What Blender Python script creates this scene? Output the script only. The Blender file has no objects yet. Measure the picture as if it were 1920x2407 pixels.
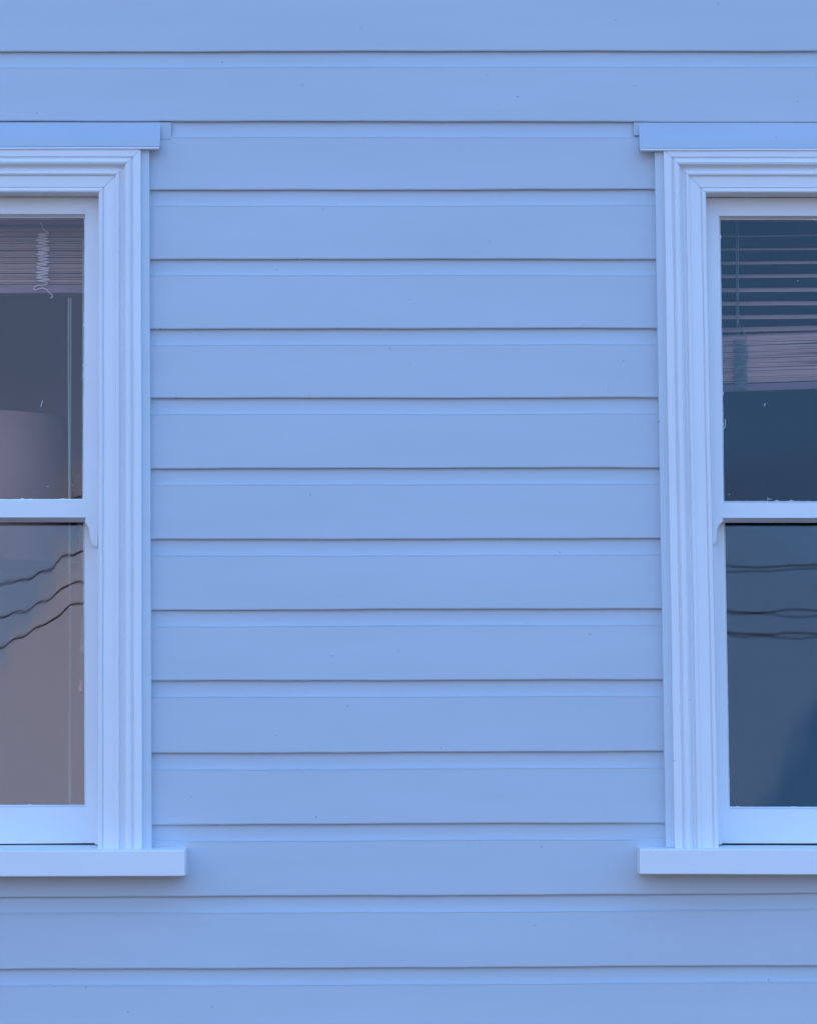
import bpy, math, random
from mathutils import Vector
C = bpy.context
scene = C.scene
random.seed(7)
# ------------------------------------------------------------------ camera
F, D, ZC = 7000.0, 5.67, 5.5            # focal length in photo pixels, distance to the wall, eye height
IW, IH = 1920.0, 2407.0
HOR = 1720.0                            # picture row of the eye level
TH = math.atan((HOR - IH/2) / F)
cd = bpy.data.cameras.new('camera'); cam = bpy.data.objects.new('camera', cd)
scene.collection.objects.link(cam)
cd.sensor_fit = 'VERTICAL'; cd.sensor_height = 24.0; cd.sensor_width = 24.0
cd.lens = 24.0 * F / IH
cd.clip_start = 0.05; cd.clip_end = 5000
cam.location = (0, -D, ZC); cam.rotation_euler = (math.pi/2 + TH, 0, 0)
scene.camera = cam
scene.render.resolution_x = 816; scene.render.resolution_y = 1024
# ------------------------------------------------------------------ sky and sun
SUN_EL, SUN_AZ = math.radians(48), math.radians(18)     # the sun stands behind the house
SKY_LIFT = .42; SKY_TINT = (.97, 1.325, 1.46); CLOUD_L = (3.1, 3.15, 4.4, 1); CLOUD_R = (1.05, 1.9, 3.8, 1)
w = bpy.data.worlds.new('World'); scene.world = w; w.use_nodes = True
nt = w.node_tree; nt.nodes.clear()
o = nt.nodes.new('ShaderNodeOutputWorld'); b = nt.nodes.new('ShaderNodeBackground')
s = nt.nodes.new('ShaderNodeTexSky'); s.sky_type = 'NISHITA'; s.sun_disc = False
s.sun_elevation = SUN_EL; s.sun_rotation = SUN_AZ
s.air_density = 1.0; s.dust_density = 0.35; s.ozone_density = 3.0; s.altitude = 200
b.inputs['Strength'].default_value = 0.12
# clear deep sky: the lookup is lifted off the horizon; a low cloud bank stands across the street
def wn(t, **k):
    n = nt.nodes.new(t)
    for a_, v_ in k.items():
        if a_ in n.inputs: n.inputs[a_].default_value = v_
        else: setattr(n, a_, v_)
    return n
tcw = wn('ShaderNodeTexCoord'); lift = wn('ShaderNodeVectorMath', operation='ADD'); lift.inputs[1].default_value = (0, 0, SKY_LIFT)
nrm = wn('ShaderNodeVectorMath', operation='NORMALIZE')
nt.links.new(tcw.outputs['Generated'], lift.inputs[0]); nt.links.new(lift.outputs[0], nrm.inputs[0]); nt.links.new(nrm.outputs[0], s.inputs['Vector'])
tint = wn('ShaderNodeVectorMath', operation='MULTIPLY'); tint.inputs[1].default_value = SKY_TINT
nt.links.new(s.outputs[0], tint.inputs[0])
sep = wn('ShaderNodeSeparateXYZ'); nt.links.new(tcw.outputs['Generated'], sep.inputs[0])
mpw = wn('ShaderNodeMapping'); mpw.inputs['Scale'].default_value = (1, 1, 2.2); nt.links.new(tcw.outputs['Generated'], mpw.inputs[0])
cn = wn('ShaderNodeTexNoise', Scale=14.0, Detail=4.0, Roughness=.5); nt.links.new(mpw.outputs[0], cn.inputs['Vector'])
# crest height of the bank: higher towards -x; cover = smooth(crest + noise - elevation)
mx1 = wn('ShaderNodeMapRange'); mx1.interpolation_type = 'SMOOTHSTEP'
for a_, v_ in zip(('From Min', 'From Max', 'To Min', 'To Max'), (-.140, -.108, .062, .108)): mx1.inputs[a_].default_value = v_
nt.links.new(sep.outputs[0], mx1.inputs['Value'])
a1 = wn('ShaderNodeMath', operation='MULTIPLY_ADD'); nt.links.new(cn.outputs[0], a1.inputs[0]); a1.inputs[1].default_value = .06; nt.links.new(mx1.outputs[0], a1.inputs[2])
a2 = wn('ShaderNodeMath', operation='SUBTRACT'); nt.links.new(a1.outputs[0], a2.inputs[0]); nt.links.new(sep.outputs[2], a2.inputs[1])
mk = wn('ShaderNodeMapRange'); mk.interpolation_type = 'SMOOTHSTEP'
for a_, v_ in zip(('From Min', 'From Max', 'To Min', 'To Max'), (.015, .055, 0, 1)): mk.inputs[a_].default_value = v_
nt.links.new(a2.outputs[0], mk.inputs['Value'])
mc = wn('ShaderNodeMapRange')                                  # warm bright cloud to the -x side, thin blue-grey haze to the +x side
for a_, v_ in zip(('From Min', 'From Max', 'To Min', 'To Max'), (-.08, .08, 0, 1)): mc.inputs[a_].default_value = v_
nt.links.new(sep.outputs[0], mc.inputs['Value'])
cc = wn('ShaderNodeMix', data_type='RGBA'); nt.links.new(mc.outputs[0], cc.inputs[0]); cc.inputs[6].default_value = CLOUD_L; cc.inputs[7].default_value = CLOUD_R
# dark blue patch painted into the haze, low on the +x side
g1 = wn('ShaderNodeMath', operation='MULTIPLY_ADD'); nt.links.new(sep.outputs[2], g1.inputs[0]); g1.inputs[1].default_value = -.48; nt.links.new(sep.outputs[0], g1.inputs[2])
g2 = wn('ShaderNodeMath', operation='MULTIPLY_ADD'); nt.links.new(cn.outputs[0], g2.inputs[0]); g2.inputs[1].default_value = .03; nt.links.new(g1.outputs[0], g2.inputs[2])
g3 = wn('ShaderNodeMapRange'); g3.interpolation_type = 'SMOOTHSTEP'
for a_, v_ in zip(('From Min', 'From Max', 'To Min', 'To Max'), (.128, .137, 1, .1)): g3.inputs[a_].default_value = v_
nt.links.new(g2.outputs[0], g3.inputs['Value'])
g4 = wn('ShaderNodeMath', operation='MULTIPLY'); nt.links.new(mk.outputs[0], g4.inputs[0]); g4.inputs[1].default_value = 1.0; mk = g4
# added veil of high cloud over the -x half, greys the left panes' reflection
v1 = wn('ShaderNodeMapRange'); v1.interpolation_type = 'SMOOTHSTEP'
for a_, v_ in zip(('From Min', 'From Max', 'To Min', 'To Max'), (-.10, .06, .40, 0)): v1.inputs[a_].default_value = v_
nt.links.new(sep.outputs[0], v1.inputs['Value'])
v2 = wn('ShaderNodeMath', operation='MAXIMUM'); nt.links.new(g4.outputs[0], v2.inputs[0]); nt.links.new(v1.outputs[0], v2.inputs[1])
hz = wn('ShaderNodeMapRange'); hz.interpolation_type = 'SMOOTHSTEP'
for a_, v_ in zip(('From Min', 'From Max', 'To Min', 'To Max'), (.25, .7, 1, 0)): hz.inputs[a_].default_value = v_
nt.links.new(sep.outputs[2], hz.inputs['Value'])
v3 = wn('ShaderNodeMath', operation='MULTIPLY'); nt.links.new(v2.outputs[0], v3.inputs[0]); nt.links.new(hz.outputs[0], v3.inputs[1]); mk = v3
dk = wn('ShaderNodeMix', data_type='RGBA'); dk.inputs[6].default_value = (.45, 1.3, 3.0, 1); nt.links.new(g3.outputs[0], dk.inputs[0]); nt.links.new(cc.outputs[2], dk.inputs[7]); cc = dk
fm_ = wn('ShaderNodeMix', data_type='RGBA'); nt.links.new(mk.outputs[0], fm_.inputs[0]); nt.links.new(tint.outputs[0], fm_.inputs[6]); nt.links.new(cc.outputs[2], fm_.inputs[7])
nt.links.new(fm_.outputs[2], b.inputs[0]); nt.links.new(b.outputs[0], o.inputs[0])
sl = bpy.data.lights.new('sun', 'SUN'); sl.energy = 3.0; sl.angle = math.radians(0.5); sl.color = (1, .95, .87)
so = bpy.data.objects.new('sun', sl); scene.collection.objects.link(so)
sd = Vector((math.sin(SUN_AZ)*math.cos(SUN_EL), math.cos(SUN_AZ)*math.cos(SUN_EL), math.sin(SUN_EL)))
so.rotation_euler = sd.to_track_quat('Z', 'Y').to_euler()
vs = scene.view_settings
vs.view_transform = 'Standard'; vs.look = 'None'; vs.gamma = 1; vs.exposure = 2.27
try: vs.use_curve_mapping = False
except Exception: pass

# ------------------------------------------------------------------ helpers
def W(px, py, dref=0.0, d=None):
    """point of the wall (photo column, row) lying dref metres in front of the siding, then moved to depth d"""
    u = (px - IW/2) / F; v = (IH/2 - py) / F
    dx, dy, dz = u, math.cos(TH) - v*math.sin(TH), math.sin(TH) + v*math.cos(TH)
    t = (D - dref) / dy
    return (t*dx, -(dref if d is None else d), ZC + t*dz)

class MB:
    def __init__(s): s.v = []; s.f = []; s.sm = []
    def add(s, vs, fs, smooth=False):
        n = len(s.v); s.v += [tuple(p) for p in vs]
        for f in fs: s.f.append(tuple(i + n for i in f)); s.sm.append(smooth)
    def grid(s, rows, smooth=False, closed=False):
        n = len(rows[0]); vs = [p for r in rows for p in r]; fs = []
        for i in range(len(rows)-1):
            for j in range(n if closed else n-1):
                k = (j+1) % n
                fs.append((i*n+j, i*n+k, (i+1)*n+k, (i+1)*n+j))
        s.add(vs, fs, smooth)
    def box(s, a, b):
        x0, y0, z0 = [min(a[i], b[i]) for i in range(3)]; x1, y1, z1 = [max(a[i], b[i]) for i in range(3)]
        vs = [(x0,y0,z0),(x1,y0,z0),(x1,y1,z0),(x0,y1,z0),(x0,y0,z1),(x1,y0,z1),(x1,y1,z1),(x0,y1,z1)]
        s.add(vs, [(0,3,2,1),(4,5,6,7),(0,1,5,4),(1,2,6,5),(2,3,7,6),(3,0,4,7)])
    def prism(s, poly, d0, d1):
        """poly: list of (x,z); solid between depths d0 (front) and d1 (back)"""
        n = len(poly)
        vs = [(x, -d0, z) for x, z in poly] + [(x, -d1, z) for x, z in poly]
        fs = [tuple(range(n))[::-1], tuple(range(n, 2*n))] + [(i, (i+1) % n, n+(i+1) % n, n+i) for i in range(n)]
        s.add(vs, fs)
    def quadbox(s, q, d0, d1): s.prism([(p[0], p[2]) for p in q], d0, d1)
    def tube(s, pts, r, n=6, smooth=True):
        P = [Vector(p) for p in pts]; rows = []
        up = Vector((0, 1, 0.01)).normalized()
        for i, p in enumerate(P):
            t = (P[min(i+1, len(P)-1)] - P[max(i-1, 0)]).normalized()
            a = t.cross(up)
            if a.length < 1e-4: a = t.cross(Vector((1, 0, 0)))
            a.normalize(); c = t.cross(a)
            rr = r[i] if isinstance(r, (list, tuple)) else r
            rows.append([tuple(p + a*math.cos(k*2*math.pi/n)*rr + c*math.sin(k*2*math.pi/n)*rr) for k in range(n)])
        s.grid(rows, smooth, closed=True)
        s.add(rows[0], [tuple(range(n))]); s.add(rows[-1], [tuple(range(n))[::-1]])
    def lathe(s, c, prof, n=32, smooth=True):
        rows = [[(c[0]+r*math.cos(k*2*math.pi/n), c[1]+r*math.sin(k*2*math.pi/n), c[2]+z) for k in range(n)] for r, z in prof]
        s.grid(rows, smooth, closed=True)
    def build(s, name, mat, parent=None):
        me = bpy.data.meshes.new(name); me.from_pydata(s.v, [], s.f); me.update()
        me.polygons.foreach_set('use_smooth', s.sm); me.materials.append(mat)
        import bmesh
        bm = bmesh.new(); bm.from_mesh(me)
        bmesh.ops.recalc_face_normals(bm, faces=bm.faces); bm.to_mesh(me); bm.free()
        ob = bpy.data.objects.new(name, me); scene.collection.objects.link(ob)
        if parent: ob.parent = parent; ob.matrix_parent_inverse = parent.matrix_world.inverted() if False else ob.matrix_parent_inverse
        if parent is not None:
            # parents sit at their own base; keep world-space vertices
            off = root_off(parent)
            me.transform(__import__('mathutils').Matrix.Translation(-off))
        return ob
def root_off(o):
    v = Vector((0, 0, 0))
    while o is not None: v += Vector(o.location); o = o.parent
    return v
def tag(o, label=None, cat=None, group=None, kind=None):
    for k, v in (('label', label), ('category', cat), ('group', group), ('kind', kind)):
        if v: o[k] = v
    return o
def empty(name, loc):
    e = bpy.data.objects.new(name, None); scene.collection.objects.link(e); e.location = loc; e.empty_display_size = .2
    return e
def lerp(a, b, t): return a + (b-a)*t
_ph = [random.uniform(0, 6.28) for _ in range(400)]
def wob(x, k, amp=1.0):
    p = _ph[(k*7) % 380:]
    return amp*(.5*math.sin(x*2.1+p[0]) + .3*math.sin(x*5.3+p[1]) + .22*math.sin(x*13.1+p[2]) + .12*math.sin(x*31+p[3]))

# ------------------------------------------------------------------ materials
def mat(name, col, rough=.5, spec=.5, **k):
    m = bpy.data.materials.new(name); m.use_nodes = True
    p = m.node_tree.nodes['Principled BSDF']
    p.inputs['Base Color'].default_value = (*col, 1); p.inputs['Roughness'].default_value = rough
    p.inputs['Specular IOR Level'].default_value = spec
    return m
def N(m, t, **k):
    n = m.node_tree.nodes.new(t)
    for a, v in k.items():
        if a in n.inputs: n.inputs[a].default_value = v
        else: setattr(n, a, v)
    return n
def L(m, a, b): m.node_tree.links.new(a, b)
def paint(name, col, rough, var=.05, specks=1.0, bumpd=.00025, stretch=(1, 1, 6), dirt=(.16, .15, .13)):
    """house paint on wood: slow tone drift, brush ripples along the boards, tiny dirt specks"""
    m = mat(name, col, rough); p = m.node_tree.nodes['Principled BSDF']
    tc = N(m, 'ShaderNodeTexCoord')
    mp = N(m, 'ShaderNodeMapping'); mp.inputs['Scale'].default_value = stretch; L(m, tc.outputs['Object'], mp.inputs[0])
    n1 = N(m, 'ShaderNodeTexNoise', Scale=1.7, Detail=5.0, Roughness=.6); L(m, mp.outputs[0], n1.inputs['Vector'])
    r1 = N(m, 'ShaderNodeMapRange'); r1.inputs['To Min'].default_value = 1-var; r1.inputs['To Max'].default_value = 1+var
    r1.inputs['From Min'].default_value = .3; r1.inputs['From Max'].default_value = .7
    L(m, n1.outputs[0], r1.inputs['Value'])
    v1 = N(m, 'ShaderNodeVectorMath', operation='SCALE'); v1.inputs[0].default_value = col
    L(m, r1.outputs[0], v1.inputs['Scale'])
    # specks: sparse cells of a voronoi field
    vo = N(m, 'ShaderNodeTexVoronoi', Scale=26.0); vo.feature = 'F1'; vo.voronoi_dimensions = '2D'; sx_ = N(m, 'ShaderNodeSeparateXYZ'); cx_ = N(m, 'ShaderNodeCombineXYZ'); L(m, tc.outputs['Object'], sx_.inputs[0]); L(m, sx_.outputs[0], cx_.inputs[0]); L(m, sx_.outputs[2], cx_.inputs[1]); L(m, cx_.outputs[0], vo.inputs['Vector'])
    wn = N(m, 'ShaderNodeTexWhiteNoise'); L(m, vo.outputs['Position'], wn.inputs['Vector'])
    rad = N(m, 'ShaderNodeMapRange'); rad.inputs['From Min'].default_value = 1-.05*specks; rad.inputs['From Max'].default_value = 1.0
    rad.inputs['To Min'].default_value = 0.0; rad.inputs['To Max'].default_value = .045; L(m, wn.outputs['Value'], rad.inputs['Value'])
    lt = N(m, 'ShaderNodeMath', operation='LESS_THAN'); L(m, vo.outputs['Distance'], lt.inputs[0]); L(m, rad.outputs[0], lt.inputs[1])
    f = N(m, 'ShaderNodeMath', operation='MULTIPLY'); L(m, lt.outputs[0], f.inputs[0]); f.inputs[1].default_value = .5
    mx = N(m, 'ShaderNodeMix', data_type='RGBA'); L(m, f.outputs[0], mx.inputs[0]); L(m, v1.outputs[0], mx.inputs[6])
    mx.inputs[7].default_value = (*dirt, 1); L(m, mx.outputs[2], p.inputs['Base Color'])
    mp2 = N(m, 'ShaderNodeMapping'); mp2.inputs['Scale'].default_value = tuple(a*1.0 for a in stretch); L(m, tc.outputs['Object'], mp2.inputs[0])
    n2 = N(m, 'ShaderNodeTexNoise', Scale=22.0, Detail=6.0, Roughness=.65); L(m, mp2.outputs[0], n2.inputs['Vector'])
    bp = N(m, 'ShaderNodeBump', Strength=.6, Distance=bumpd); L(m, n2.outputs[0], bp.inputs['Height']); L(m, bp.outputs[0], p.inputs['Normal'])
    return m
M = {}
M['wall'] = paint('wall_paint', (.535, .588, .65), .5, .035, 1.2)
M['strip'] = paint('strip_wall_lightened', (.60, .665, .72), .5, .03, 1.0)  # wall colour lightened to offset the shading beside the casing
M['flash'] = paint('flashing_paint', (.48, .53, .60), .45, .05, 1.2)
M['trim'] = paint('trim_paint', (.81, .81, .82), .40, .025, .8, bumpd=.0002, stretch=(2, 2, 2))
M['dark'] = mat('raw_wood_dark', (.05, .04, .035), .9)
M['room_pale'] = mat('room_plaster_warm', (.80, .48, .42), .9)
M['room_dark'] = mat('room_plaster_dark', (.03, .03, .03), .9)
M['floor'] = mat('floor_boards', (.18, .11, .07), .6)
M['slat'] = paint('slat_vinyl', (.80, .43, .35), .5, .10, 0, stretch=(1, 1, 40))
M['rail'] = mat('rail_plastic', (.30, .15, .17), .5)
M['slat_brown'] = paint('slat_brown', (.44, .23, .17), .5, .2, 0, stretch=(1, 1, 40))  # same slats in a darker tone, offsetting the brighter left room
M['cord_dim'] = mat('cord_dim', (.42, .42, .36), .9)
M['cord'] = mat('cord_cotton', (.86, .66, .62), .9)
M['cord_blue'] = mat('cord_aged', (.27, .29, .30), .9)
M['tassel'] = mat('tassel_wood', (.62, .36, .26), .5)
M['shade'] = mat('shade_linen', (.50, .23, .16), .9)
M['brass'] = mat('lamp_metal', (.2, .15, .1), .4)
M['wire'] = mat('wire_rubber', (.03, .024, .016), .8)
M['pole'] = mat('pole_wood', (.10, .075, .055), .9)
M['roof'] = mat('roof_shingle', (.08, .08, .085), .9)
def ground_mat(name, a, c, sc):
    m = mat(name, a, .95); tc = N(m, 'ShaderNodeTexCoord'); n = N(m, 'ShaderNodeTexNoise', Scale=sc, Detail=6.0); L(m, tc.outputs['Object'], n.inputs['Vector'])
    mx = N(m, 'ShaderNodeMix', data_type='RGBA'); L(m, n.outputs[0], mx.inputs[0]); mx.inputs[6].default_value = (*a, 1); mx.inputs[7].default_value = (*c, 1)
    L(m, mx.outputs[2], m.node_tree.nodes['Principled BSDF'].inputs['Base Color']); return m
M['ground'] = ground_mat('ground_concrete', (.032, .022, .014), (.045, .032, .021), .6)
M['bounce_hill'] = ground_mat('hill_warm_bounce', (.13, .10, .065), (.19, .145, .10), .02)  # warm tone chosen to bounce warm light onto the wall
M['wood'] = ground_mat('hill_forest', (.02, .035, .02), (.035, .05, .03), .05)
def glass(name, wave, scale, strength=1.0, fr=1.43, stretch=(1, 1, 1), off=(0,0,0)):
    m = bpy.data.materials.new(name); m.use_nodes = True; t = m.node_tree; t.nodes.clear()
    out = N(m, 'ShaderNodeOutputMaterial'); mx = N(m, 'ShaderNodeMixShader'); tr = N(m, 'ShaderNodeBsdfTransparent'); gl = N(m, 'ShaderNodeBsdfGlossy', Roughness=0.0)
    tr.inputs[0].default_value = (.975, .98, .975, 1)
    fn = N(m, 'ShaderNodeFresnel', IOR=fr); tc = N(m, 'ShaderNodeTexCoord'); mp = N(m, 'ShaderNodeMapping'); mp.inputs['Scale'].default_value = stretch
    mp.inputs['Location'].default_value = off
    n = N(m, 'ShaderNodeTexNoise', Scale=scale, Detail=1.5, Roughness=.45); bp = N(m, 'ShaderNodeBump', Strength=1.0, Distance=wave)
    L(m, tc.outputs['Object'], mp.inputs[0]); L(m, mp.outputs[0], n.inputs['Vector']); L(m, n.outputs[0], bp.inputs['Height'])
    L(m, fn.outputs[0], mx.inputs[0]); L(m, tr.outputs[0], mx.inputs[1]); L(m, gl.outputs[0], mx.inputs[2]); L(m, mx.outputs[0], out.inputs[0])
    return m
M['glass'] = glass('window_glass', .00006, 7.0)
M['glass_wavy'] = glass('old_wavy_glass', .00022, 9.0)

LEAN = .0165      # the old lower panes lean back a little in their rebates (radians)
# ------------------------------------------------------------------ ground and an added ridge out of view
g = MB(); S = 1500
g.add([(-S,-S,0),(S,-S,0),(S,S,0),(-S,S,0)], [(0,1,2,3)])
tag(g.build('ground', M['ground']), kind='structure')
def bounce_hill(prof, dist, m, depth=150):
    """unseen ridge added behind the camera to block low sky and bounce warm light; prof = (photo column, photo row) of its crest in the mirror"""
    h = MB(); rows = [[], [], [], []]
    for i in range(len(prof)-1):
        for k in range(12):
            t = k/12; px = lerp(prof[i][0], prof[i+1][0], t); py = lerp(prof[i][1], prof[i+1][1], t*t*(3-2*t)) + 6*wob(px*.004, i)
            x, y, z = W(px, py, -dist); z = max(z + 2*LEAN*dist, .5)
            rows[0].append((x, -dist+depth*.8, 0)); rows[1].append((x, -dist+depth*.3, z*.62)); rows[2].append((x, -dist, z)); rows[3].append((x*1.2, -dist-depth, 0))
    h.grid(rows, True)
    return tag(h.build('bounce_hills', m), kind='structure')
bounce_hill([(-26000, -1500), (-16000, -1100), (-9000, -700), (-5000, 200), (-2500, 1250), (-1000, 1800), (-300, 1925), (500, 1925), (1100, 1915), (1920, 1930), (2300, 1925), (3000, 1800),
      (4500, 1250), (7000, 200), (11000, -700), (18000, -1100), (28000, -1500)], 420, M['bounce_hill'])  # high flanks added to cut off low sky and bounce warm light

# ------------------------------------------------------------------ the house
house = tag(empty('house', (0, 0, 0)), 'light blue clapboard house with white trimmed sash windows', 'house')
#  lip lines of the boards: (row at column 0, row at column 1920)
lips = [(-45, -46), (121.5, 119.5), (284, 287), (447, 444.5), (610, 608.8), (773, 771.8), (937, 933.5), (1101.5, 1099.5), (1269.5, 1264), (1435, 1430),
        (1600, 1597.5), (1771.5, 1765), (1941, 1932.5), (2110, 2100), (2279, 2270), (2448, 2438)]
exp_z = W(960, 1101, 0)[2] - W(960, 1266, 0)[2]
def lipz(k, x):
    """height of lip k at wall coordinate x"""
    if k < 0: return lipz(0, 0) + exp_z*(-k)
    if k >= len(lips): return lipz(len(lips)-1, x) - exp_z*(k-len(lips)+1)
    x0, _, z0 = W(0, lips[k][0], 0); x1, _, z1 = W(1920, lips[k][1], 0)
    t = max(-.6, min(1.6, (x-x0)/(x1-x0)))
    return z0 + (z1-z0)*t + wob(x*2.2, k+3, .0009)
COVE = .029; REC = -.0068; LIP = .0028
XL, XR = -4.0, 4.0
def board(mb, k, x0, x1, cut_top=None, cut_bot=None):
    """novelty board between lip k-1 and lip k; hollow cove at its head, square lip at its foot"""
    n = max(2, int((x1-x0)/.03)); cols = []
    tilt = .0012*math.sin(k*2.3)
    for i in range(n+1):
        x = x0+(x1-x0)*i/n; zt = lipz(k-1, x); zb = lipz(k, x)
        pr = []
        pr.append((REC, zt + .004))
        for j in range(9):
            t = j/8
            pr.append((REC + .0009*t, zt - COVE*t))
        pr.append((-.0004, zt - COVE - .0008)); pr.append((.0005, zt - COVE - .0018)); pr.append((0.0, zt - COVE - .0045))
        pr.append((.0003, zb + .060)); pr.append((.0010, zb + .0022)); pr.append((.0002, zb + .0004)); pr.append((-.0008, zb)); pr.append((REC-.001, zb + .0006))
        if cut_top is not None: pr = [(d, min(z, cut_top)) for d, z in pr]
        if cut_bot is not None: pr = [(d, max(z, cut_bot)) for d, z in pr]
        cols.append([(x, -d, z) for d, z in pr])
    mb.grid(cols, False)
sid = MB()
kmin = -4; kmax = len(lips) + int((W(960, 2448, 0)[2]) / exp_z) + 1
LW = dict(o_b=(335, 1997), o_t=(332, 352), i_b=(229, 1990), i_t=(231.6, 453), s_b=(357, 1996), s_t=(351.3, 352), far=-704, sgn=1)
RW = dict(o_b=(1585, 1995), o_t=(1558.6, 353), i_b=(1690, 1988), i_t=(1659.5, 454), s_b=(1564.3, 1992), s_t=(1538, 353), far=2610, sgn=-1)
xLc = W(340, 1200, 0)[0]; xLf = W(-700, 1200, 0)[0]; xRc = W(1572, 1200, 0)[0]; xRf = W(2606, 1200, 0)[0]
xRc_t = W(1550, 500, 0)[0]
for k in range(kmin, kmax):
    if 3 <= k <= 12:
        xr = xRc_t + (xRc - xRc_t)*(k-3)/9.0 
        board(sid, k, XL, xLf); board(sid, k, xLc, xr); board(sid, k, xRf, XR)
        if k == 3:
            board(sid, k, xLf, xLc, cut_bot=W(0, 400, 0)[2]); board(sid, k, xr, xRf, cut_bot=W(0, 400, 0)[2])
    elif k == 13:
        zc_ = W(0, 2030, 0)[2]
        board(sid, k, XL, xLf); board(sid, k, xLf, xLc, cut_top=zc_); board(sid, k, xLc, xRc); board(sid, k, xRc, xRf, cut_top=zc_); board(sid, k, xRf, XR)
    else: board(sid, k, XL, XR)
siding = sid.build('siding', M['wall'], house)
ztop = lipz(kmin-1, 0)
# rest of the shell: side and back walls, roof with a small eave, rooms
sh = MB()
sh.box((XL-.02, .02, 0), (XL-.14, 7, ztop)); sh.box((XR+.02, .02, 0), (XR+.14, 7, ztop)); sh.box((XL-.14, 7, 0), (XR+.14, 7.12, ztop))
sh.box((XL-.02, -.012, 0), (XL-.14, .02, ztop)); sh.box((XR+.02, -.012, 0), (XR+.14, .02, ztop))
sh.build('outer_wall', M['wall'], house)
rf = MB(); ov = .22
rf.prism([(XL-.5, ztop), (XR+.5, ztop), (XR+.5, ztop+.18), (XL-.5, ztop+.18)], ov, -7.5)
rf.add([(XL-.5,-ov,ztop+.183),(XR+.5,-ov,ztop+.183),(XR+.5,7.5,ztop+.183),(XL-.5,7.5,ztop+.183),(XL-.5,3.6,ztop+1.7),(XR+.5,3.6,ztop+1.7)], [(0,1,5,4),(2,3,4,5),(0,4,3),(1,2,5)])
rf.build('roof', M['roof'], house)
zfl = W(0, 2400, 0)[2]-.35; zce = W(0, 300, 0)[2]+.35
def room(x0, x1, depth, m, nm):
    r = MB(); y0 = .13
    r.add([(x0,depth,zfl),(x1,depth,zfl),(x1,depth,zce),(x0,depth,zce)], [(0,1,2,3)])
    r.add([(x0,y0,zfl),(x0,depth,zfl),(x0,depth,zce),(x0,y0,zce)], [(0,1,2,3)])
    r.add([(x1,y0,zfl),(x1,depth,zfl),(x1,depth,zce),(x1,y0,zce)], [(0,1,2,3)])
    r.add([(x0,y0,zce),(x1,y0,zce),(x1,depth,zce),(x0,depth,zce)], [(0,1,2,3)])
    r.build(nm, m, house)
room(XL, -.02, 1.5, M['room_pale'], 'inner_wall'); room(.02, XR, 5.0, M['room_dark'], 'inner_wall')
fl = MB(); fl.box((XL, .03, zfl-.02), (XR, 6.9, zfl-.002)); fl.build('room_floor', M['floor'], house)

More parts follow.
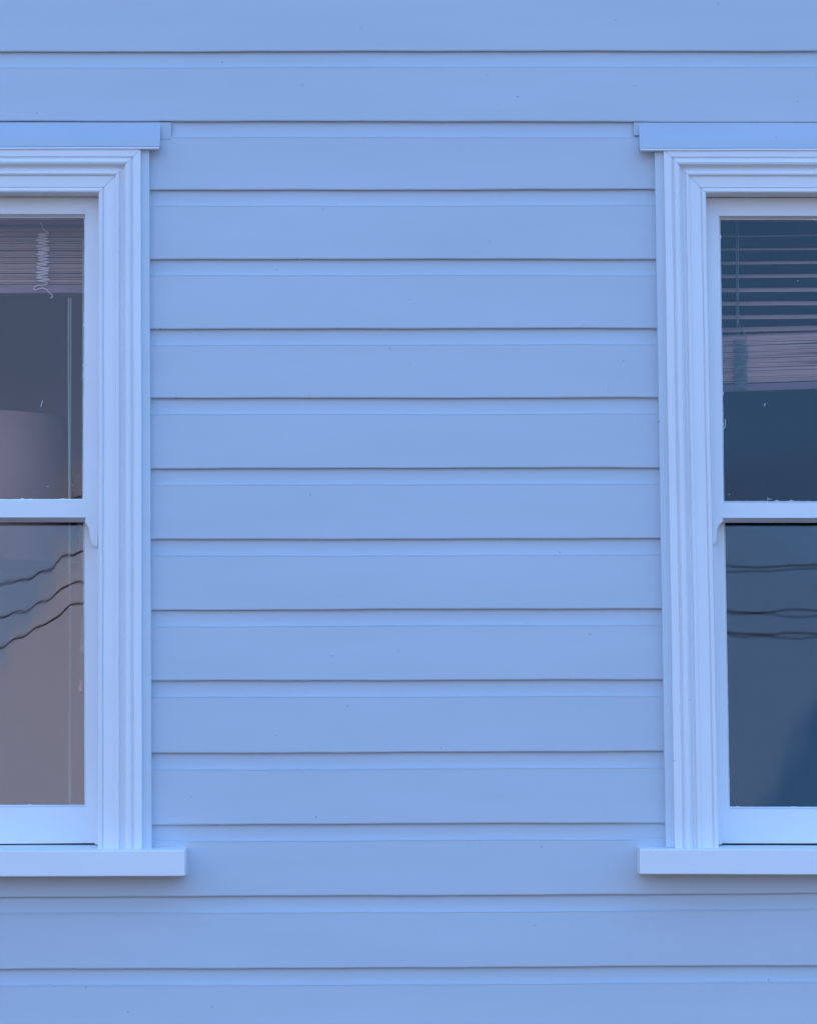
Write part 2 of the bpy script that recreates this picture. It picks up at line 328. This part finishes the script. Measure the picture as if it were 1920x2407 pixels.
# ------------------------------------------------------------------ windows
PROF = [(0, -.012), (0, .0262), (.9, .0272), (16.5, .0272), (17.6, .0262), (18.4, .0232), (21.3, .0232), (22.5, .0250), (25.5, .0290), (30, .0302), (34.5, .0288), (37.5, .0245),
        (39, .0225), (41.5, .0180), (45, .0160), (48.5, .0165), (50.2, .0185), (51.5, .0232), (55, .0246), (58.5, .0234), (60, .0205), (61, .0192),
        (86, .0180), (86.8, .0155), (88.6, .0155), (89.4, .0178), (91.5, .0194), (94.5, .0200), (97.5, .0190), (99.3, .0165), (100, .0140), (100, -.062), (100, -.120)]
def make_window(Q, hd):
    """Q: columns/rows measured along the near jamb; hd: rows of the head, rails and sill and columns of the glass"""
    s = Q['sgn']; near_mid = (Q['o_t'][0]+Q['o_b'][0])/2
    far_o = Q['far'] + s*(17); far_i = far_o + s*100
    R = .02
    # casing: architrave swept up the jamb, mitred across the head and down the other jamb
    cs = MB(); rows = []
    for t, d in PROF:
        f = t/100.0
        ob, ot = Q['o_b'], Q['o_t']; ib, it = Q['i_b'], Q['i_t']
        nb = (lerp(ob[0], ib[0], f), lerp(ob[1], ib[1], 0)); ntp = (lerp(ot[0], it[0], f), lerp(ot[1], it[1], f))
        fx = lerp(far_o, far_i, f)
        P = [W(*nb, R, d)]
        nseg = 26
        for i in range(1, nseg):           # slightly uneven old jamb
            q = i/nseg; p = (lerp(nb[0], ntp[0], q), lerp(nb[1], ntp[1], q)); p = W(*p, R, d); P.append((p[0]+wob(q*5, 40+s, .0005), p[1], p[2]))
        P.append(W(ntp[0], ntp[1]+.7, R, d)); P.append(W(*ntp, R, d-.0016)); P.append(W(ntp[0]-s*.7, ntp[1], R, d))
        for i in range(1, 14): q = i/14; P.append(W(lerp(ntp[0], fx, q), ntp[1] + .35*wob(q*6, 44), R, d))
        P.append(W(fx, ntp[1], R, d)); P.append(W(fx, nb[1], R, d))
        rows.append(P)
    cs.grid(rows, False)
    win = cs.build('window', M['trim'], house)
    # scribed filler strip between casing and boards, wall colour lightened against the shade there
    st = MB()
    for i in range(24):
        a, b_ = i/24, (i+1)/24
        def e(q, w_): 
            x = lerp(Q['s_b'][0], Q['s_t'][0], q); xi = lerp(Q['o_b'][0], Q['o_t'][0], q)
            return (x + .35*wob(q*9, 51), lerp(Q['s_b'][1], Q['s_t'][1], q)) if w_ else (xi - s*2, lerp(Q['s_b'][1], Q['s_t'][1], q))
        q4 = [W(*e(a, 0), .012), W(*e(a, 1), .012), W(*e(b_, 1), .012), W(*e(b_, 0), .012)]
        dd = .0175
        st.add([(p[0], -dd, p[2]) for p in q4], [(0,1,2,3)])
        st.add([(q4[1][0], -dd, q4[1][2]), (q4[2][0], -dd, q4[2][2]), (q4[2][0], .014, q4[2][2]), (q4[1][0], .014, q4[1][2])], [(0,1,2,3)])
    st.build('edge_strip', M['strip'], win)
    st = MB(); st.box(W(Q['far']-s*2, 352, .012, .0175), W(far_o+s*2, 1992, .012, -.014)); st.build('edge_strip', M['strip'], win)
    # drip flashing over the head
    fx0, fx1 = hd['flash']; n = 40; A = []; lip = []
    for i in range(n+1):
        q = i/n; px = lerp(fx0, fx1, q); dy = .5*wob(q*7, 60+s) + hd['fl_slope']*q
        zt = W(px, 286, .0, 0)[2]
        x, _, z1 = W(px, hd['fl_y']+dy, .0212); 
        H = zt-z1; A.append([(x, .006, zt+.002), (x, -.0008, zt-.003)] + [(x, -dq, zt-H*hq) for hq, dq in ((.2, .0035), (.4, .0095), (.6, .0155), (.72, .0182), (.85, .0200), (.985, .0212))] + [(x, -.0216, z1), (x, -.0216, z1-.0006)])
        zl = W(px, hd['fl_y']+dy+1.4, .031)[2]; zl2 = W(px, hd['fl_y']+dy+5.2, .031)[2]
        lip.append([(x, -.024, zl+.0003), (x, -.0300, zl), (x, -.0304, zl2), (x, -.0292, zl2-.0006), (x, -.012, zl2-.0002)])
    fm = MB(); fm.grid(A)
    fm.add(A[0] + [(A[0][0][0], .006, A[0][-1][2])], [tuple(range(len(A[0])+1))]); fm.add(A[-1] + [(A[-1][0][0], .006, A[-1][-1][2])], [tuple(range(len(A[-1])+1))])
    ex0, ex1 = hd['apron']
    fm.add([W(ex0, 288, 0, .0008), W(ex1, 288, 0, .0008), W(ex1, hd['ap_y'], 0, .0010), W(ex0, hd['ap_y'], 0, .0010)], [(0,1,2,3)])
    fm.add([W(ex1, 288, 0, .0008), W(ex1, hd['ap_y'], 0, .0010), W(ex1, hd['ap_y'], 0, -.004), W(ex1, 288, 0, -.004)], [(0,1,2,3)])
    fm.add([W(ex0, hd['ap_y'], 0, .0010), W(ex1, hd['ap_y'], 0, .0010), W(ex1, hd['ap_y'], 0, -.004), W(ex0, hd['ap_y'], 0, -.004)], [(0,1,2,3)])
    fm.build('flashing', M['flash'], win)
    lm = MB(); lm.grid(lip); lm.add(lip[0], [(0,1,2,3,4)]); lm.add(lip[-1], [(0,1,2,3,4)]); lm.build('drip_cap', M['trim'], win)
    # sill: sloping top, square nosing
    sm = MB(); n = 30; rows = []
    for i in range(n+1):
        q = i/n; px = lerp(hd['sill'][0], hd['sill'][1], q); dy = hd['si_slope']*q
        x, _, z0 = W(px, hd['si_t']+dy+.25*wob(q*8, 71), .059); _, _, z1 = W(px, hd['si_b']+dy*1.1+.3*wob(q*9, 72), .059)
        rows.append([(x, .115, z0+hd['si_up']), (x, -.0572, z0+.0006), (x, -.0586, z0-.0004), (x, -.0592, z0-.002), (x, -.0592, z1+.0015), (x, -.0580, z1), (x, .012, z1+.001)])
    sm.grid(rows)
    for r in (rows[0], rows[-1]): sm.add(r, [tuple(range(len(r)))])
    sm.build('sill', M['trim'], win)
    def inx(row): return lerp(Q['i_t'][0], Q['i_b'][0], (row-Q['i_t'][1])/(Q['i_b'][1]-Q['i_t'][1]))
    # sashes
    gn = hd['gu']   # near glass columns upper sash: top, bottom
    far_g = far_i + s*32
    def sash(name, d, yt, yg0, yg1, yb, xn_out, xg0, xg1, botslope, bev=.0045, thick=.036, under=0.0):
        m = MB(); R = d
        O = [W(xn_out[1], yb+botslope[0], R), W(xn_out[0], yt, R), W(far_i + s*1.5, yt, R), W(far_i + s*1.5, yb+botslope[1], R)]       # near-bottom, near-top, far-top, far-bottom
        G = [W(xg1, yg1, R), W(xg0, yg0, R), W(far_g, yg0, R), W(far_g, yg1+1, R)]
        dg = d-.0135
        def P(p, dd): return (p[0], -dd, p[2])
        sx = -s*bev     # towards the opening
        I = [(G[0][0]+0*sx, G[0][1], G[0][2]), G[1], G[2], G[3]]
        # bevel: face edge sits bev outside the glass edge
        Fc = [(I[0][0]+s*bev*.6, 0, I[0][2]-bev*.8), (I[1][0]+s*bev*.6, 0, I[1][2]+bev), (I[2][0]-s*bev*.6, 0, I[2][2]+bev), (I[3][0]-s*bev*.6, 0, I[3][2]-bev*.8)]
        e = .0005
        # stiles run through, rails butt between them a hair lower
        m.add([P(O[0], d), P(O[1], d), P((Fc[1][0], 0, O[1][2]), d), P(Fc[1], d), P(Fc[0], d), P((Fc[0][0], 0, O[0][2]), d)], [(0,1,2,3,4,5)])
        m.add([P(O[3], d), P(O[2], d), P((Fc[2][0], 0, O[2][2]), d), P(Fc[2], d), P(Fc[3], d), P((Fc[3][0], 0, O[3][2]), d)], [(0,1,2,3,4,5)])
        m.add([P((Fc[1][0], 0, O[1][2]), d-e), P((Fc[2][0], 0, O[2][2]), d-e), P(Fc[2], d-e), P(Fc[1], d-e)], [(0,1,2,3)])
        m.add([P((Fc[0][0], 0, O[0][2]), d-e), P((Fc[3][0], 0, O[3][2]), d-e), P(Fc[3], d-e), P(Fc[0], d-e)], [(0,1,2,3)])
        for a in range(4):
            b2 = (a+1) % 4
            m.add([P(Fc[a], d-e), P(Fc[b2], d-e), P(I[b2], dg), P(I[a], dg)], [(0,1,2,3)])
            m.add([P(I[a], dg), P(I[b2], dg), P(I[b2], d-thick), P(I[a], d-thick)], [(0,1,2,3)])
            oa, ob = O[a], O[b2]
            if a == 3 and under: m.add([P(oa, d), P(ob, d), P((ob[0], 0, ob[2]-under), d-thick), P((oa[0], 0, oa[2]-under), d-thick)], [(0,1,2,3)])
            else: m.add([P(oa, d), P(ob, d), P(ob, d-thick), P(oa, d-thick)], [(0,1,2,3)])
            m.add([P(oa, d-thick), P(ob, d-thick), P(I[b2], d-thick), P(I[a], d-thick)], [(0,1,2,3)])
        if name == 'upper_sash':
            h = [W(x, y, R) for x, y in hd['horn']]
            m.prism([(p[0], p[2]) for p in h], d-.0003, d-thick)
            hf = [(2*W(lerp(far_i, hd['mirror'], 0), 0, R)[0] - 0, 0)]
            xm = (W(far_i, 1220, R)[0] + W(xn_out[1], 1220, R)[0])/2
            m.prism([(2*xm-p[0], p[2]) for p in h][::-1], d-.0003, d-thick)
        ob = m.build(name, M['trim'], win)
        return G, dg
    Gu, du = sash('upper_sash', -.024, hd['rt'], hd['gt'], hd['gb'], hd['mb'], (Q['i_t'][0]+s*2, hd['st_b']), gn[0], gn[1], (0, 0), under=.0070)
    Gl, dl = sash('lower_sash', -.0635, 1185, 1205, hd['lb'][0], hd['rb'][0], (inx(1185)+s*3, inx(1985)+s*3), hd['gl'][0], hd['gl'][1], (0, hd['rb'][1]))
    # panes
    def pane(G, dg, m, nm, rad, amp, lx_, lz_, sd):
        """thin sheet of old glass: leaning by rad, its surface gently rippled by amp metres"""
        p = MB(); e = .006; xs = [q[0] for q in G]; zs = [q[2] for q in G]
        x0, x1, z0, z1 = min(xs)-e, max(xs)+e, min(zs)-e, max(zs)+e; zm = (z0+z1)/2
        nx, nz = 90, 72; q0 = _ph[sd:sd+12]
        def rip(x, z):
            u_, v_ = x/lx_*6.283, z/lz_*6.283
            return amp*(.5*math.sin(u_+.6*v_+q0[0]) + .35*math.sin(.45*u_-1.3*v_+q0[1]+.6*math.sin(.7*u_+q0[2])) + .25*math.sin(1.9*u_+.5*v_+q0[3]) + .12*math.sin(3.1*u_-1.1*v_+q0[4]) + .45*math.sin(1.1*v_+.3*u_+q0[5]))
        for k in (0, .003):
            rows = []
            for a in range(nz+1):
                z = z0+(z1-z0)*a/nz
                rows.append([(x0+(x1-x0)*b_/nx, -dg+k+(z-zm)*math.tan(rad)+rip(x0+(x1-x0)*b_/nx, z)*(1 if k == 0 else .6), z) for b_ in range(nx+1)])
            p.grid(rows, True)
        o_ = p.build(nm, m, win); return o_
    pane(Gu, du-.001, M['glass'], 'pane', *hd['tu'])
    pane(Gl, dl-.0100, M['glass'], 'pane', *hd['tl'])
    pane(Gl, dl-.0225, M['glass'], 'storm_pane', *hd['ts'])
    # ragged paint and putty line round the glass
    pt = MB()
    def ragged(a, b_, nx, nz, d, w0, seed):
        rr = random.Random(seed); n = 110; top = []; bot = []
        for i in range(n+1):
            q = i/n; x = lerp(a[0], b_[0], q); z = lerp(a[2], b_[2], q)
            k = w0*(.75 + .35*rr.random() + (1.6*rr.random() if rr.random() < .05 else 0))
            top.append((x-nx*.001, -d, z-nz*.001)); bot.append((x + nx*k, -d+.0004, z + nz*k))
        pt.grid([top, bot])
    for G, d, sd_ in ((Gu, du+.0006, 1), (Gl, dl+.0006, 2)):
        ragged(G[0], G[1], -s, 0, d, .0009, sd_+hd['seed']); ragged(G[1], G[2], 0, -1, d, .0011, sd_+10+hd['seed']); ragged(G[0], G[3], 0, 1, d, .0016 if sd_ == 1 else .0009, sd_+20+hd['seed'])
    for (px, py, ln, an) in hd['flecks']:
        x, _, z = W(px, py, du); c, s_ = math.cos(an), math.sin(an); a_ = ln*.00081/2; h_ = .0007
        pt.add([(x-c*a_-s_*h_, -du-.0008, z-s_*a_+c*h_), (x+c*a_-s_*h_*.4, -du-.0008, z+s_*a_+c*h_*.4), (x+c*a_+s_*h_, -du-.0008, z+s_*a_-c*h_), (x-c*a_+s_*h_*.5, -du-.0008, z-s_*a_-c*h_*.5)], [(0,1,2,3)])
    pt.build('putty', M['trim'], win)
    # parting bead beside the lower sash
    bd = MB(); r0_, r1_ = hd['bead'], 1985
    bd.quadbox([W(inx(r1_)-s*5.5, r1_, -.03), W(inx(r1_)+s*5, r1_, -.03), W(inx(r0_)+s*5, r0_, -.03), W(inx(r0_)-s*5.5, r0_, -.03)], -.030, -.066)
    bd.build('parting_bead', M['trim'], win)
    # inner jamb lining, keeps the wall cavity dark
    jl = MB()
    xi = W(Q['i_t'][0]+s*6, 460, -.12)[0]; xf = W(far_i-s*6, 460, -.12)[0]; zt = W(0, 452, -.12)[2]; zb = W(0, 1992, -.12)[2]
    X0, X1 = (XL, -.02) if s > 0 else (.02, XR); a, b_ = min(xi, xf), max(xi, xf)
    for q in (((X0, zfl), (a, zce)), ((b_, zfl), (X1, zce)), ((a, zt), (b_, zce)), ((a, zfl), (b_, zb))):
        jl.box((q[0][0], .122, q[0][1]), (q[1][0], .130, q[1][1]))
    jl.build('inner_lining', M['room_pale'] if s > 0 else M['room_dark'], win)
    return win
wl = make_window(LW, dict(flash=(-745, 376), fl_y=346.5, fl_slope=-3.0, apron=(360, 402.5), ap_y=328, sill=(-800, 434.5), si_t=2001, si_b=2062, si_slope=-2.0, si_up=.0078,
    rt=463.6, gt=508, gb=1173.5, mb=1216, st_b=231, gu=(198, 194.6), gl=(196.3, 198.8), lb=(1893,), rb=(1981.8, 6.5), horn=[(202, 1214), (201, 1228), (207.5, 1236.5), (210.8, 1247), (212, 1264), (216, 1275), (223, 1282.5), (229.8, 1286), (231.5, 1214)],
    mirror=0, tu=(.004, .000005, .30, .35, 20), tl=(LEAN, .000042, .11, .30, 40), ts=(LEAN, .000040, .111, .30, 40), seed=100, bead=1290,
    flecks=[(99, 949, 16, 1.35), (113.5, 1143.5, 4, .3), (171, 1140, 3, .5), (185, 1118, 3, 1.2), (196.3, 858, 7, 1.5), (120, 700, 3, .6)]))
tag(wl, 'window whose blind is drawn fully up, its glass warm grey')
wr = make_window(RW, dict(flash=(2651, 1503), fl_y=347.5, fl_slope=-.2, apron=(1512, 1489), ap_y=318, sill=(2706, 1503), si_t=1999, si_b=2058, si_slope=-2.6, si_up=.0045,
    rt=465.0, gt=512.5, gb=1178, mb=1217, st_b=1672, gu=(1692.6, 1702.4), gl=(1703.4, 1715), lb=(1897.6,), rb=(1982.2, .5), horn=[(1698, 1215), (1698, 1224.5), (1690, 1233), (1684.5, 1244), (1683.4, 1260), (1685, 1270), (1677, 1279), (1672, 1281), (1671, 1215)],
    mirror=0, tu=(.008, .000004, .25, .30, 60), tl=(LEAN, .000032, .13, .36, 80), ts=(LEAN+.0008, .000034, .11, .34, 100), seed=200, bead=1284,
    flecks=[(1796.5, 951, 7, 1.2), (1703.5, 995, 20, 1.55), (1701.5, 1006, 6, .9), (1713, 1162, 3, .2), (1808, 1173, 9, .1), (1803, 1172, 6, 1.4), (1874, 660, 3, .7), (1873, 515, 8, .0)]))
tag(wr, 'window whose blind hangs a third of the way down, its glass navy blue')

# ------------------------------------------------------------------ venetian blinds behind the glass
DB = -.145
def slat_row(mb, xa, xb, ya, yb, wid, ang, n=24, thick=.0006, curl=.0016, k=0):
    """one curved slat across the window: columns xa..xb, rows ya..yb of its front edge"""
    rows = []
    for i in range(n+1):
        q = i/n; x, _, z = W(lerp(xa, xb, q), lerp(ya, yb, q) + .25*wob(q*9, k), DB)
        pr = []
        for j in range(6):
            t = j/5; c = curl*4*t*(1-t)
            pr.append((x, -DB + t*wid*math.cos(ang) - c*math.sin(ang), z + t*wid*math.sin(ang) + c*math.cos(ang)))
        pr += [(p[0], p[1], p[2]-thick) for p in pr[::-1]]
        rows.append(pr)
    mb.grid(rows, False, closed=True)
def zigzag(x0, x1, y0, y1, turns, jit, d, seed):
    rr = random.Random(seed); pts = []
    for i in range(turns*2+1):
        y = lerp(y0, y1, i/(turns*2)) + rr.uniform(-jit, jit); x = (x0 if i % 2 else x1) + rr.uniform(-3, 3)
        dd = d + rr.uniform(-.003, .002)
        xp = W(x, y, dd)
        pts.append(xp)
    out = []           # Catmull-Rom through the turns
    P = [Vector(p) for p in pts]
    for i in range(len(P)-1):
        a, b_, c, e = P[max(i-1, 0)], P[i], P[i+1], P[min(i+2, len(P)-1)]
        for k in range(6):
            t = k/6; out.append(tuple(.5*((2*b_) + (-a+c)*t + (2*a-5*b_+4*c-e)*t*t + (-a+3*b_-3*c+e)*t**3)))
    return out
# left blind, drawn up
bl = tag(empty('venetian_blind', W(-182, 540, DB)), 'taupe venetian blind drawn fully up into a stack, white cord looped in front', 'blind', 'venetian blinds inside the windows')
hr = MB(); hr.quadbox([W(-560, 498, DB), W(226, 498, DB), W(226, 527, DB), W(-560, 527, DB)], DB+.004, DB-.03); hr.build('headrail', M['rail'], bl)
st = MB(); rr = random.Random(3); y = 538.0; k = 0
while y < 672:
    j = rr.uniform(-1.2, 1.2); slat_row(st, -556+rr.uniform(-4, 4), 222+rr.uniform(-4, 3), y+j*.5, y+j, .026+rr.uniform(-.003, .003), math.radians(rr.uniform(4, 20)), n=16, thick=.0022, k=k)
    y += rr.choice([3.0, 3.6, 4.2, 5.4]); k += 1
st.build('slat_stack', M['slat_brown'], bl)
br = MB(); br.quadbox([W(-556, 676, DB), W(224, 674, DB), W(224, 689, DB), W(-556, 690.5, DB)], DB+.006, DB-.026); br.build('bottom_rail', M['rail'], bl)
sq = MB(); z = [W(97, 524, DB+.012), W(100, 533, DB+.012), W(104, 541, DB+.012)] + zigzag(88, 115, 547, 664, 17, 1.0, DB+.013, 5)
z += [W(x, y_, DB+.013) for x, y_ in ((112, 668), (100, 670), (88, 671), (81, 675), (79.5, 680), (84, 682), (92, 679), (101, 676.5), (110, 680), (117, 688), (123, 693), (124, 697), (120, 701))]
sq.tube(z, .0011, 6); sq.build('looped_cord', M['cord'], bl)
vc = MB()
for x0, x1 in ((161.0, 165.5), (166.0, 163.0)):
    vc.tube([W(lerp(x0, x1, i/20)+.6*wob(i*.5, int(x0)), lerp(700, 1960, i/20), DB+.015) for i in range(21)], .0011, 6)
vc.tube([W(168, 700, DB+.01), W(166, 1300, DB+.01), W(169.5, 1960, DB+.01)], .0008, 6)
vc.build('ladder_cord', M['cord_dim'], bl)
pc = MB(); pc.tube([W(195.5, 560, DB+.02), W(194.5, 1100, DB+.02), W(193.5, 1505, DB+.02)], .0009, 6); pc.tube([W(196, 560, DB+.024), W(195, 1300, DB+.024), W(192, 1598, DB+.024)], .0009, 6); pc.build('pull_cord', M['cord_dim'], bl)
for tx, ty in ((193.5, 1503), (191, 1597)):
    tm = MB(); x, yy, z_ = W(tx, ty, DB+.02); tm.lathe((x, yy, z_), [(.0012, 0), (.0026, -.001), (.0030, -.006), (.0034, -.013), (.0052, -.018), (.0058, -.021), (.0050, -.0245), (.0015, -.026)], 16); tm.build('tassel', M['tassel'], bl)
# right blind, part lowered
br_ = tag(empty('venetian_blind', W(2100, 540, DB)), 'taupe venetian blind partly let down with open slats above a sagging stack', 'blind', 'venetian blinds inside the windows')
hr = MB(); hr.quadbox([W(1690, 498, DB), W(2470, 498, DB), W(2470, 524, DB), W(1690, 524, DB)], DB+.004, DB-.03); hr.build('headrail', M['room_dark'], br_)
for i, (ya, yb) in enumerate([(555.5, 553.5), (588, 586), (621, 619), (652.8, 650.8), (686, 684), (717.5, 716), (749.5, 747.6), (780.5, 774.5)]):
    sm = MB(); slat_row(sm, 1688, 2466, ya, ya+(yb-ya)*3.2, .026, math.radians([10, 15, 20, 22, 24, 24, 24, 26][i]), k=200+i, thick=.0008); sm.build('slat', M['slat'], br_)
st = MB(); y = 794.0; k = 0; rr = random.Random(9)
while y < 902:
    j = rr.uniform(-1.3, 1.3); slat_row(st, 1688+rr.uniform(-3, 3), 2466, y, y-26+j*4, .026+rr.uniform(-.003, .003), math.radians(rr.uniform(4, 24)), n=20, thick=.0022, k=k+90); y += rr.choice([2.8, 3.4, 4.0, 4.6]); k += 1
st.build('slat_stack', M['slat'], br_)
bm_ = MB(); bm_.quadbox([W(1690, 905, DB), W(2466, 878, DB), W(2466, 895, DB), W(1690, 922, DB)], DB+.005, DB-.026); bm_.build('bottom_rail', M['rail'], br_)
lc = MB()
for x0, x1 in ((1729.5, 1731.5), (1734, 1734.5)):
    lc.tube([W(lerp(x0, x1, i/12)+.5*wob(i, int(x0)), lerp(520, 762, i/12), DB+.004) for i in range(13)], .0009, 6)
lc.tube([W(x, y_, DB+.006) for x, y_ in ((1734.5, 750), (1736, 762), (1740, 775), (1748, 782), (1753, 788), (1752, 794))], .0010, 6)
lc.tube([W(x, y_, DB+.006) for x, y_ in ((1733, 748), (1732, 762), (1733, 776), (1734, 792))], .0010, 6)
lc.build('ladder_cord', M['cord_blue'], br_)
kn = MB(); kn.tube(zigzag(1724, 1753, 798, 916, 26, 1.6, DB+.014, 21), .0009, 6); kn.tube(zigzag(1726, 1755, 802, 918, 21, 2.2, DB+.016, 22), .0008, 6); kn.build('looped_cord', M['cord_blue'], br_)

# ------------------------------------------------------------------ lamp behind the left window
lx, ly, lz = W(-60, 985, -.45)
lp = tag(empty('floor_lamp', (lx, ly, zfl)), 'dim brownish drum lamp shade standing inside behind the left window', 'lamp')
r0 = .20; hgt = W(0, 985, -.42)[2] - W(0, 1330, -.42)[2]
m_ = MB(); m_.lathe((lx, ly, lz), [(r0*.93, -.004), (r0*.93, 0), (r0*.95, 0), (r0*1.12, -hgt), (r0*1.10, -hgt), (r0*.93, -.004)], 64); m_.build('lamp_shade', M['shade'], lp)
m_ = MB(); m_.lathe((lx, ly, zfl), [(.0, .0), (.15, .0), (.15, .015), (.02, .03), (.012, .06), (.012, lz-zfl-.06), (.0, lz-zfl-.06)], 24); m_.build('stand', M['brass'], lp)

# ------------------------------------------------------------------ power lines behind the photographer, mirrored in the lower panes
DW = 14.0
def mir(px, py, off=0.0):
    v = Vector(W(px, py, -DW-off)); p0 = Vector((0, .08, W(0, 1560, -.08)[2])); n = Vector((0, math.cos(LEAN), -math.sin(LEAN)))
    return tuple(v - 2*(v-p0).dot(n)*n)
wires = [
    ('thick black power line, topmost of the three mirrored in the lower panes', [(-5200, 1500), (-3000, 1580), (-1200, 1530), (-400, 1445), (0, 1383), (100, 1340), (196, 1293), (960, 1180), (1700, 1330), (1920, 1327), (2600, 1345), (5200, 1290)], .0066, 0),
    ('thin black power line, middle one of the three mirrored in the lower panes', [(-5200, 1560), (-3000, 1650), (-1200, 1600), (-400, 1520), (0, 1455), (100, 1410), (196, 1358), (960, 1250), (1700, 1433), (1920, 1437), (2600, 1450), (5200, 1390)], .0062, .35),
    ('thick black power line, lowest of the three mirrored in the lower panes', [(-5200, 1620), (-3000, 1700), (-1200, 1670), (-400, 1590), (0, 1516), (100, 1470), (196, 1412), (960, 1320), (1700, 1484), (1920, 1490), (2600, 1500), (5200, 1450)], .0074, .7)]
for lab, pts, r, off in wires:
    P = [Vector(mir(x, y, off)) for x, y in pts]; out = []
    for i in range(len(P)-1):
        a, b_, c, e = P[max(i-1, 0)], P[i], P[i+1], P[min(i+2, len(P)-1)]
        t1 = (c-a)*.5 / max(1e-6, (c-a).length) * (c-b_).length; t2 = (e-b_)*.5/max(1e-6, (e-b_).length)*(c-b_).length
        for k in range(12):
            t = k/12; h1 = 2*t**3-3*t*t+1; h2 = t**3-2*t*t+t; h3 = -2*t**3+3*t*t; h4 = t**3-t*t
            out.append(tuple(b_*h1 + (c-b_).normalized()*0 + t1*h2*1.6 + c*h3 + t2*h4*1.6))
    out.append(tuple(P[-1]))
    wm = MB(); wm.tube(out, [r*(1.4 if p[0] > 1.5 else 1.05) for p in out], 8)
    tag(wm.build('power_line', M['wire']), lab, 'power line', 'power lines across the street')
